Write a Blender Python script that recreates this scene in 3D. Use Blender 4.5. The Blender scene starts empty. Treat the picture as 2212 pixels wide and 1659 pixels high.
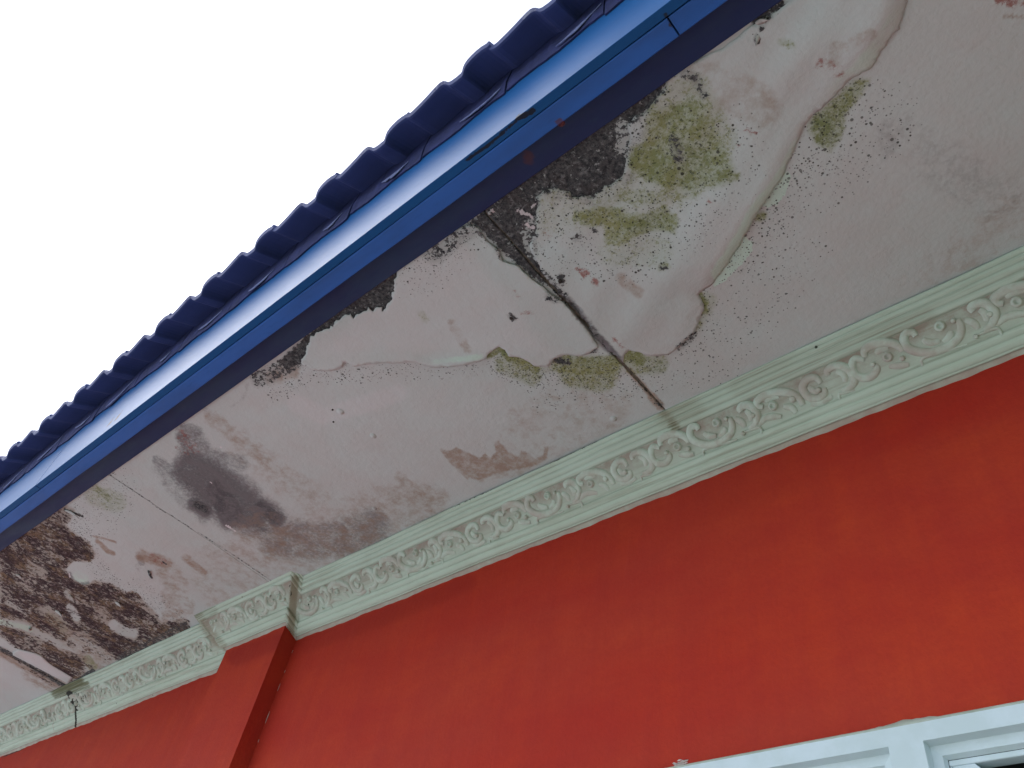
import bpy, math, random
import numpy as np
from mathutils import Matrix, Vector
from mathutils.geometry import delaunay_2d_cdt
rng = np.random.default_rng(7); random.seed(7)
C = bpy.context.scene

# ------------------------------------------------------------------ camera, sky, sun, exposure
CZ = 1.5                                   # camera height above the ground; x along the wall, y towards it
YAW, PIT, ROL, FPX = -0.86715, 0.82150, -0.21658, 1754.27
def cam_axes():
    cy, sy, cp, sp, cr, sr = math.cos(YAW), math.sin(YAW), math.cos(PIT), math.sin(PIT), math.cos(ROL), math.sin(ROL)
    f = np.array([sy*cp, cy*cp, sp]); r = np.array([cy, -sy, 0.0]); d = -np.cross(r, f)
    return cr*r+sr*d, -sr*r+cr*d, f
AX = cam_axes()
cam = bpy.data.cameras.new('camera'); co = bpy.data.objects.new('camera', cam); C.collection.objects.link(co)
cam.sensor_width = 36; cam.lens = 36*FPX/2212; cam.clip_start = 0.02; cam.clip_end = 900
m = Matrix((AX[0], -AX[1], -AX[2])).transposed().to_4x4(); m.translation = (0, 0, CZ); co.matrix_world = m
C.camera = co

w = bpy.data.worlds.new('World'); C.world = w; w.use_nodes = True
nt = w.node_tree; nt.nodes.clear()
sk = nt.nodes.new('ShaderNodeTexSky'); sk.sky_type = 'NISHITA'; sk.sun_disc = False
SUN_EL, SUN_AZ = math.radians(50), math.radians(244)       # azimuth measured from +Y clockwise seen from above
sk.sun_elevation = SUN_EL; sk.sun_rotation = SUN_AZ
sk.air_density = 1.0; sk.dust_density = 2.0; sk.ozone_density = 1.0
hs = nt.nodes.new('ShaderNodeHueSaturation'); hs.inputs['Saturation'].default_value = 0.62
bg = nt.nodes.new('ShaderNodeBackground'); bg.inputs[1].default_value = 0.15
wo = nt.nodes.new('ShaderNodeOutputWorld')
nt.links.new(sk.outputs[0], hs.inputs['Color']); nt.links.new(hs.outputs[0], bg.inputs[0]); nt.links.new(bg.outputs[0], wo.inputs[0])
sd = bpy.data.lights.new('sun', 'SUN'); sd.energy = 1.2; sd.angle = math.radians(40); sd.color = (1, .985, .96)
so = bpy.data.objects.new('sun', sd); C.collection.objects.link(so)
sdir = Vector((math.sin(SUN_AZ)*math.cos(SUN_EL), math.cos(SUN_AZ)*math.cos(SUN_EL), math.sin(SUN_EL)))
so.rotation_euler = sdir.to_track_quat('Z', 'Y').to_euler(); so.location = (0, -5, 9)
C.view_settings.view_transform = 'Standard'; C.view_settings.look = 'None'; C.view_settings.gamma = 1
C.view_settings.use_curve_mapping = False; C.view_settings.exposure = 1.34
C.render.engine = 'CYCLES'; C.cycles.use_denoising = True; C.cycles.max_bounces = 8

# ------------------------------------------------------------------ surfaces of the place (heights relative to the lens)
H = 1.2                 # soffit
YE, YB = 0.391, 0.3465  # soffit starts behind the trim strip; trim strip starts behind the fascia
YW, ZCB = 1.056, 1.090  # wall, foot of the cornice
XP0, XP1, YP = -1.9127, -2.199, 1.0074   # pilaster
J1, J2, J3 = -0.634, -1.917, -3.204      # joints between soffit boards
XR, XL = 0.89, -4.98

def survey(P):          # point of the place -> sheet coordinates of the damage survey
    P = np.asarray(P, float); a, b, c = P@AX[0], P@AX[1], P@AX[2]
    c = np.maximum(c, 1e-3)
    return np.stack([a/c*FPX+1106, b/c*FPX+829.5], -1)
def to_soffit(pts, z=H):
    q = (np.asarray(pts, float)-[1106, 829.5])
    d = q[:, :1]*AX[0]+q[:, 1:]*AX[1]+FPX*AX[2]
    return d[:, :2]*(z/d[:, 2:3])

# ------------------------------------------------------------------ helpers
def mesh_obj(name, verts, faces, mat=None, parent=None, attrs=None, smooth=False, org=(0, 0, 0)):
    me = bpy.data.meshes.new(name); v = np.asarray(verts, float)-np.asarray(org)
    me.from_pydata(v.tolist(), [], [list(map(int, f)) for f in faces]); me.validate(); me.update()
    if smooth: me.polygons.foreach_set('use_smooth', [True]*len(me.polygons))
    if attrs:
        for k, a in attrs.items():
            at = me.attributes.new(k, 'FLOAT', 'POINT'); at.data.foreach_set('value', np.asarray(a, np.float32))
    for mm in (mat if isinstance(mat, (list, tuple)) else [mat]):
        if mm: me.materials.append(mm)
    o = bpy.data.objects.new(name, me); C.collection.objects.link(o)
    put(o, org, parent)
    return o
WORLDPOS = {}
def put(o, org, parent):
    wp = Vector((org[0], org[1], org[2]+CZ)) if not (parent is None and org is None) else Vector()
    WORLDPOS[o.name] = wp
    o.location = wp-(WORLDPOS[parent.name] if parent else Vector()); o.parent = parent
def grid_faces(nu, nv):
    i = np.arange((nu-1)*(nv-1)); a = (i//(nv-1))*nv+i % (nv-1)
    return np.stack([a, a+1, a+nv+1, a+nv], 1)
def box(x0, x1, y0, y1, z0, z1):
    v = [(x, y, z) for x in (x0, x1) for y in (y0, y1) for z in (z0, z1)]
    return v, [(0, 1, 3, 2), (4, 6, 7, 5), (0, 4, 5, 1), (2, 3, 7, 6), (0, 2, 6, 4), (1, 5, 7, 3)]
def join(parts):
    V, F = [], []
    for v, f in parts:
        n = len(V); V += list(v); F += [tuple(i+n for i in q) for q in f]
    return V, F
def solid(o, t, off=-1):
    md = o.modifiers.new('solid', 'SOLIDIFY'); md.thickness = t; md.offset = off
def bevel(o, wd, seg=2):
    md = o.modifiers.new('bevel', 'BEVEL'); md.width = wd; md.segments = seg; md.limit_method = 'ANGLE'

# ------------------------------------------------------------------ node helper
class N:
    def __init__(s, name):
        s.m = bpy.data.materials.new(name); s.m.use_nodes = True; s.t = s.m.node_tree; s.t.nodes.clear()
        s.out = s.t.nodes.new('ShaderNodeOutputMaterial'); s.b = s.t.nodes.new('ShaderNodeBsdfPrincipled')
        s.t.links.new(s.b.outputs[0], s.out.inputs[0])
        tc = s.t.nodes.new('ShaderNodeNewGeometry'); s.pos = tc.outputs['Position']
    def new(s, k): return s.t.nodes.new(k)
    def L(s, a, b):
        if isinstance(a, (int, float)): b.default_value = a
        elif isinstance(a, tuple): b.default_value = a if len(a) == 4 else (*a, 1)
        else: s.t.links.new(a, b)
    def math(s, op, a, b=0., c=0., clamp=False):
        n = s.new('ShaderNodeMath'); n.operation = op; n.use_clamp = clamp
        s.L(a, n.inputs[0]); s.L(b, n.inputs[1]); s.L(c, n.inputs[2]); return n.outputs[0]
    def noise(s, sc, det=4., rough=.55, stretch=None, dist=0., off=0.):
        n = s.new('ShaderNodeTexNoise'); n.inputs['Scale'].default_value = sc; n.inputs['Detail'].default_value = det
        n.inputs['Roughness'].default_value = rough; n.inputs['Distortion'].default_value = dist
        mp = s.new('ShaderNodeMapping'); mp.inputs['Location'].default_value = (off, off*.7, off*1.3)
        if stretch: mp.inputs['Scale'].default_value = stretch
        s.L(s.pos, mp.inputs[0]); s.L(mp.outputs[0], n.inputs['Vector']); return n.outputs[0]
    def cn(s, *a, lo=.32, hi=.68, **k): return s.step(s.noise(*a, **k), lo, hi)
    def voro(s, sc, feat='F1'):
        n = s.new('ShaderNodeTexVoronoi'); n.inputs['Scale'].default_value = sc; n.feature = feat
        s.L(s.pos, n.inputs['Vector']); return n.outputs['Distance'], n.outputs['Color']
    def attr(s, k):
        n = s.new('ShaderNodeAttribute'); n.attribute_name = k; return n.outputs['Fac']
    def step(s, v, a, b, lo=0., hi=1.):
        n = s.new('ShaderNodeMapRange'); n.interpolation_type = 'SMOOTHSTEP'
        s.L(v, n.inputs[0])
        for i, x in zip((1, 2, 3, 4), (a, b, lo, hi)): n.inputs[i].default_value = x
        return n.outputs[0]
    def mix(s, f, a, b):
        n = s.new('ShaderNodeMix'); n.data_type = 'RGBA'; n.clamp_factor = True
        s.L(f, n.inputs[0]); s.L(a, n.inputs[6]); s.L(b, n.inputs[7]); return n.outputs[2]
    def sep(s, c, i):
        n = s.new('ShaderNodeSeparateColor'); s.L(c, n.inputs[0]); return n.outputs[i]
    def bump(s, h, dist, st=1.):
        n = s.new('ShaderNodeBump'); n.inputs['Strength'].default_value = st; n.inputs['Distance'].default_value = dist
        s.L(h, n.inputs['Height']); s.t.links.new(n.outputs[0], s.b.inputs['Normal'])
    def done(s, col, rough=.8, spec=.3):
        s.L(col, s.b.inputs['Base Color']); s.L(rough, s.b.inputs['Roughness'])
        s.b.inputs['Specular IOR Level'].default_value = spec; return s.m

# ------------------------------------------------------------------ materials
def mat_soffit():
    n = N('old_soffit_paint'); A = n.attr
    def am(v, nz, k): return n.math('ADD', v, n.math('MULTIPLY', n.math('SUBTRACT', nz, .5), k))
    big = n.noise(1.7, 3, .5, off=3); mid = n.cn(9, 5, .6, off=1); hf = n.cn(120, 5, .72); hf2 = n.cn(70, 6, .78, off=9)
    vf = n.cn(230, 4, .7, off=2); wisp = n.cn(13, 7, .68, None, 1.0, off=5); hf3 = n.cn(160, 4, .7, off=51)
    col = n.mix(n.step(big, .38, .62), (.53, .61, .59), (.49, .58, .555))
    col = n.mix(n.math('MULTIPLY', mid, .35), col, (.515, .51, .49))
    col = n.mix(n.math('MULTIPLY', n.cn(4.5, 6, .62, off=11, lo=.45, hi=.75), .35), col, (.49, .46, .43))
    col = n.mix(n.math('MULTIPLY', hf3, .07), col, (.40, .40, .39))
    col = n.mix(A('pale'), col, (.66, .655, .66))
    col = n.mix(n.step(am(A('mint'), mid, .5), .2, .8, 0, .9), col, (.53, .72, .62))
    # soft grey and brown water stains; grey also paints one pocket's shading
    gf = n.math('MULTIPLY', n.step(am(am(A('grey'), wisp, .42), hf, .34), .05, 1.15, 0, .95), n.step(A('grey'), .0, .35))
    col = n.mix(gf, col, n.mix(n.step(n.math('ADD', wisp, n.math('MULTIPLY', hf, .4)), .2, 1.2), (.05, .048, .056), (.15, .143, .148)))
    col = n.mix(n.math('MULTIPLY', n.step(am(am(A('brown'), n.cn(34, 6, .75, off=61), .5), wisp, .28), .05, 1.05, 0, .85), n.step(A('brown'), .02, .25)), col, (.30, .215, .15))
    col = n.mix(n.math('MULTIPLY', n.step(am(A('red'), hf2, .9), .25, .95, 0, .85), n.step(A('red'), .03, .2)), col, (.27, .095, .075))
    # algae
    mo = A('moss')
    col = n.mix(n.step(mo, .02, .8, 0, .62), col, (.29, .34, .20))
    mcol = n.mix(mid, (.135, .185, .06), (.225, .25, .08)); mcol = n.mix(n.math('MULTIPLY', vf, .4), mcol, (.30, .32, .16))
    col = n.mix(n.math('MULTIPLY', n.step(am(am(mo, hf2, .85), vf, .5), .25, 1.1, 0, .9), n.step(mo, .03, .25)), col, mcol)
    col = n.mix(n.math('MULTIPLY', n.math('MULTIPLY', n.step(hf3, .78, .95), n.step(mo, .2, .7)), .7), col, (.05, .065, .03))
    # rot: maroon, ochre and pale scale
    ro = A('rot')
    rc = n.mix(n.cn(14, 6, .7, (1.4, .9, 1), .3, off=17, lo=.46, hi=.62), (.055, .036, .040), (.22, .16, .095))
    rc = n.mix(n.math('MULTIPLY', n.cn(50, 6, .75, off=23, lo=.45, hi=.65), .55), rc, (.10, .062, .06))
    rc = n.mix(n.math('MULTIPLY', n.cn(55, 6, .8, (1.5, .8, 1), off=29, lo=.52, hi=.62), .8), rc, (.38, .33, .30))
    rc = n.mix(n.math('MULTIPLY', n.cn(100, 4, .75, off=31, lo=.50, hi=.60), .8), rc, (.022, .017, .018))
    col = n.mix(n.step(ro, .02, .6, 0, .6), col, (.30, .235, .17))
    col = n.mix(n.math('MULTIPLY', n.step(am(am(ro, hf2, 1.1), n.cn(11, 6, .7, (1.6, .8, 1), .3, off=77), 1.0), .42, .74), n.step(ro, .03, .2)), col, rc)
    # black mould
    ml = A('mold')
    mc = n.mix(n.cn(150, 5, .75, off=37), (.022, .027, .032), (.12, .128, .126))
    mc = n.mix(n.math('MULTIPLY', n.cn(20, 4, .6, off=41, lo=.5, hi=.66), .35), mc, (.07, .06, .055))
    mc = n.mix(n.math('MULTIPLY', n.cn(85, 6, .78, off=43, lo=.52, hi=.64), .7), mc, (.24, .26, .255))
    col = n.mix(n.step(ml, .02, .6, 0, .30), col, (.16, .16, .145))
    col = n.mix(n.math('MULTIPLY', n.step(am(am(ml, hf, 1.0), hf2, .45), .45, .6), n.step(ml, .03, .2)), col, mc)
    # loose black specks, three sizes
    sp = A('spk')
    for sc, rad, k in ((95, .26, .28), (165, .34, .62), (280, .40, .8)):
        d, c = n.voro(sc)
        rr = n.math('MULTIPLY', n.math('ADD', n.sep(c, 0), .15), rad)
        on = n.math('LESS_THAN', n.sep(c, 1), n.math('MULTIPLY', sp, k))
        f = n.math('MULTIPLY', on, n.math('MULTIPLY', n.step(n.math('SUBTRACT', rr, d), -.05, .07), n.step(n.sep(c, 2), 0, 1, .4, .95)))
        col = n.mix(f, col, (.035, .037, .03))
    col = n.mix(n.step(am(A('chip'), hf2, 1.1), .5, .7), col, (.66, .65, .65))
    hh = n.math('ADD', n.math('MULTIPLY', hf, .25), n.math('MULTIPLY', mid, .7))
    hh = n.math('ADD', hh, n.math('MULTIPLY', n.math('MAXIMUM', ml, ro), n.math('MULTIPLY', hf2, 1.2)))
    n.bump(hh, .0020, .8)
    return n.done(col, .85, .2)
SOF = mat_soffit()

def mat_blue(name, base, dark, rough, spec, wear=.3, bmp=1.):
    n = N(name); a = n.noise(5, 6, .6, (1, 3, 3)); b = n.noise(60, 6, .7, (.25, 1, 1)); g = n.noise(300, 3, .6)
    col = n.mix(n.step(a, .4, .7, 0, wear), base, dark)
    col = n.mix(n.step(b, .58, .72, 0, wear*.8), col, dark)
    col = n.mix(n.step(n.attr('rust'), .2, .8, 0, .75), col, (.085, .035, .035))
    col = n.mix(n.step(n.math('ADD', n.attr('mold'), n.math('MULTIPLY', n.math('SUBTRACT', n.noise(110, 6, .7), .5), 1.4)), .4, .6, 0, .9), col, (.022, .022, .022))
    n.bump(n.math('ADD', b, n.math('MULTIPLY', g, .3)), .0006*bmp, .6)
    return n.done(col, n.step(b, .3, .8, rough-.04*bmp, rough+.1*bmp), spec)
FASC = mat_blue('gloss_blue_fascia_paint', (.016, .085, .24), (.014, .06, .17), .40, .03, .3, .15); FASC.node_tree.nodes['Principled BSDF'].inputs['Specular Tint'].default_value = (.62, .82, 1, 1)
UND = mat_blue('blue_board_underside_paint', (.022, .115, .40), (.018, .07, .22), .55, .25, .5)
NAVY = mat_blue('dark_navy_trim_paint', (.012, .025, .085), (.02, .046, .095), .6, .25, .8)
TILE = mat_blue('indigo_tile_paint', (.048, .066, .19), (.038, .048, .14), .55, .35, .6)
def mat_simple(name, c1, c2, sc=20, rough=.85, spec=.2, bd=.001, st=None):
    n = N(name); a = n.noise(sc, 6, .65, st); b = n.noise(sc*9, 4, .6)
    n.bump(n.math('ADD', a, n.math('MULTIPLY', b, .4)), bd, .7)
    return n.done(n.mix(n.step(a, .35, .65), c1, c2), rough, spec)
MORT = mat_simple('grey_mortar', (.17, .20, .34), (.09, .11, .24), 120)
TEDGE = mat_simple('weathered_tile_lip', (.20, .21, .30), (.06, .065, .16), 120)
def mat_cornice():
    n = N('mint_cornice_paint'); A = n.attr
    l = n.noise(7, 5, .6); s = n.noise(3, 6, .7, (1, 30, 30)); s2 = n.noise(6, 5, .7, (1, 60, 60), 0, 4)
    col = n.mix(n.step(l, .35, .7), (.50, .62, .515), (.46, .565, .46))
    col = n.mix(n.step(s, .48, .72, 0, .75), col, (.32, .35, .265))
    col = n.mix(n.step(s2, .56, .72, 0, .45), col, (.45, .42, .37))
    col = n.mix(n.math('MULTIPLY', A('band'), n.step(n.noise(26, 5, .7, off=6), .3, .62, .35, .95)), col, (.31, .25, .205))
    col = n.mix(n.math('MULTIPLY', A('lip'), n.step(n.noise(20, 5, .7, off=8), .3, .6, .4, .85)), col, (.38, .30, .25))
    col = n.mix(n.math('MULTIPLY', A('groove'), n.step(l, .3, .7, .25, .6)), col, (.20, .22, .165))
    hf = n.noise(110, 6, .75, off=3)
    b = n.math('ADD', A('brown'), n.math('MULTIPLY', n.math('SUBTRACT', s2, .5), 1.2))
    col = n.mix(n.math('MULTIPLY', n.step(b, .05, .95, 0, .75), n.step(A('brown'), 0, .3)), col, (.20, .165, .095))
    g = n.math('ADD', A('moss'), n.math('MULTIPLY', n.math('SUBTRACT', s2, .5), 1.8))
    col = n.mix(n.math('MULTIPLY', n.step(g, .15, .9, 0, .9), n.step(A('moss'), 0, .3)), col, (.10, .10, .035))
    ml = n.math('ADD', A('mold'), n.math('MULTIPLY', n.math('SUBTRACT', hf, .5), 1.5))
    col = n.mix(n.math('MULTIPLY', n.step(ml, .42, .6), n.step(A('mold'), .03, .2)), col, (.02, .022, .015))
    d, c = n.voro(60)
    f = n.math('MULTIPLY', n.math('LESS_THAN', n.sep(c, 1), .035), n.step(n.math('SUBTRACT', n.math('MULTIPLY', n.sep(c, 0), .2), d), -.04, .05))
    col = n.mix(f, col, (.04, .05, .03))
    n.bump(n.math('ADD', n.math('MULTIPLY', s, 1.), n.math('MULTIPLY', hf, .7)), .0012, .6)
    return n.done(col, .75, .25)
MINT = mat_cornice()
def mat_relief():
    n = N('mint_relief_paint'); l = n.noise(40, 5, .65); k = n.noise(12, 4, .6, off=5)
    col = n.mix(n.step(l, .38, .68), (.51, .61, .52), (.43, .46, .38))
    col = n.mix(n.step(k, .45, .7, 0, .5), col, (.44, .37, .33))
    n.bump(l, .0015, .7); return n.done(col, .8, .2)
RELF = mat_relief()
def mat_wall():
    n = N('red_wall_paint'); A = n.attr
    a = n.cn(2.2, 5, .6, (.6, 1, 1.6)); b = n.cn(5, 7, .62, (.35, 1, 1), .5, off=4, lo=.28, hi=.74); v = n.cn(18, 5, .6, (1, 1, .10), off=8); g = n.cn(170, 4, .7)
    h = n.cn(26, 6, .7, (.6, 1, 1), off=13)
    col = n.mix(a, (.385, .024, .0115), (.37, .036, .019))
    col = n.mix(n.math('MULTIPLY', b, .7), col, (.47, .052, .015))
    col = n.mix(n.math('MULTIPLY', v, .28), col, (.30, .022, .018))
    col = n.mix(n.math('MULTIPLY', h, .30), col, (.33, .019, .013))
    col = n.mix(n.math('MULTIPLY', g, .16), col, (.22, .018, .014))
    col = n.mix(n.step(n.math('ADD', A('brown'), n.math('MULTIPLY', n.math('SUBTRACT', b, .5), .35)), .1, 1, 0, .6), col, (.23, .011, .009))
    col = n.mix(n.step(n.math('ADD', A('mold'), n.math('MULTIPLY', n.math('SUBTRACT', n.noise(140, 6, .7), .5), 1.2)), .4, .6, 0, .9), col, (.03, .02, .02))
    d, c = n.voro(26)
    f = n.math('MULTIPLY', n.math('LESS_THAN', n.sep(c, 1), .12), n.step(n.math('SUBTRACT', n.math('MULTIPLY', n.sep(c, 0), .07), d), -.02, .02))
    col = n.mix(n.math('MULTIPLY', f, .6), col, (.14, .02, .015))
    n.bump(n.math('ADD', n.math('MULTIPLY', v, .5), n.math('ADD', n.math('MULTIPLY', b, 1.2), n.math('MULTIPLY', g, .25))), .0018, .6)
    return n.done(col, .75, .15)
WALL = mat_wall()
SMEAR = mat_simple('old_white_paint', (.60, .55, .50), (.50, .40, .36), 90)
VENT = mat_simple('pale_vent_paint', (.56, .66, .69), (.50, .60, .61), 14)
VEDGE = mat_simple('dull_green_paint_line', (.42, .47, .40), (.33, .37, .30), 30)
GLASS = mat_simple('dark_window_void', (.05, .06, .062), (.035, .042, .045), 6, .4, .5)
SCREW = mat_simple('rusty_screw', (.06, .05, .04), (.02, .02, .018), 200, .7)
FILL = mat_simple('dirty_joint_filler', (.17, .15, .12), (.07, .065, .05), 60)
MORTB = mat_simple('blue_painted_mortar', (.030, .038, .125), (.022, .028, .08), 40)
BACKING = mat_simple('dark_joint_backing', (.045, .035, .028), (.025, .02, .017), 30)
RUST = mat_simple('rust', (.20, .08, .08), (.08, .022, .025), 300, .8)

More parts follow.
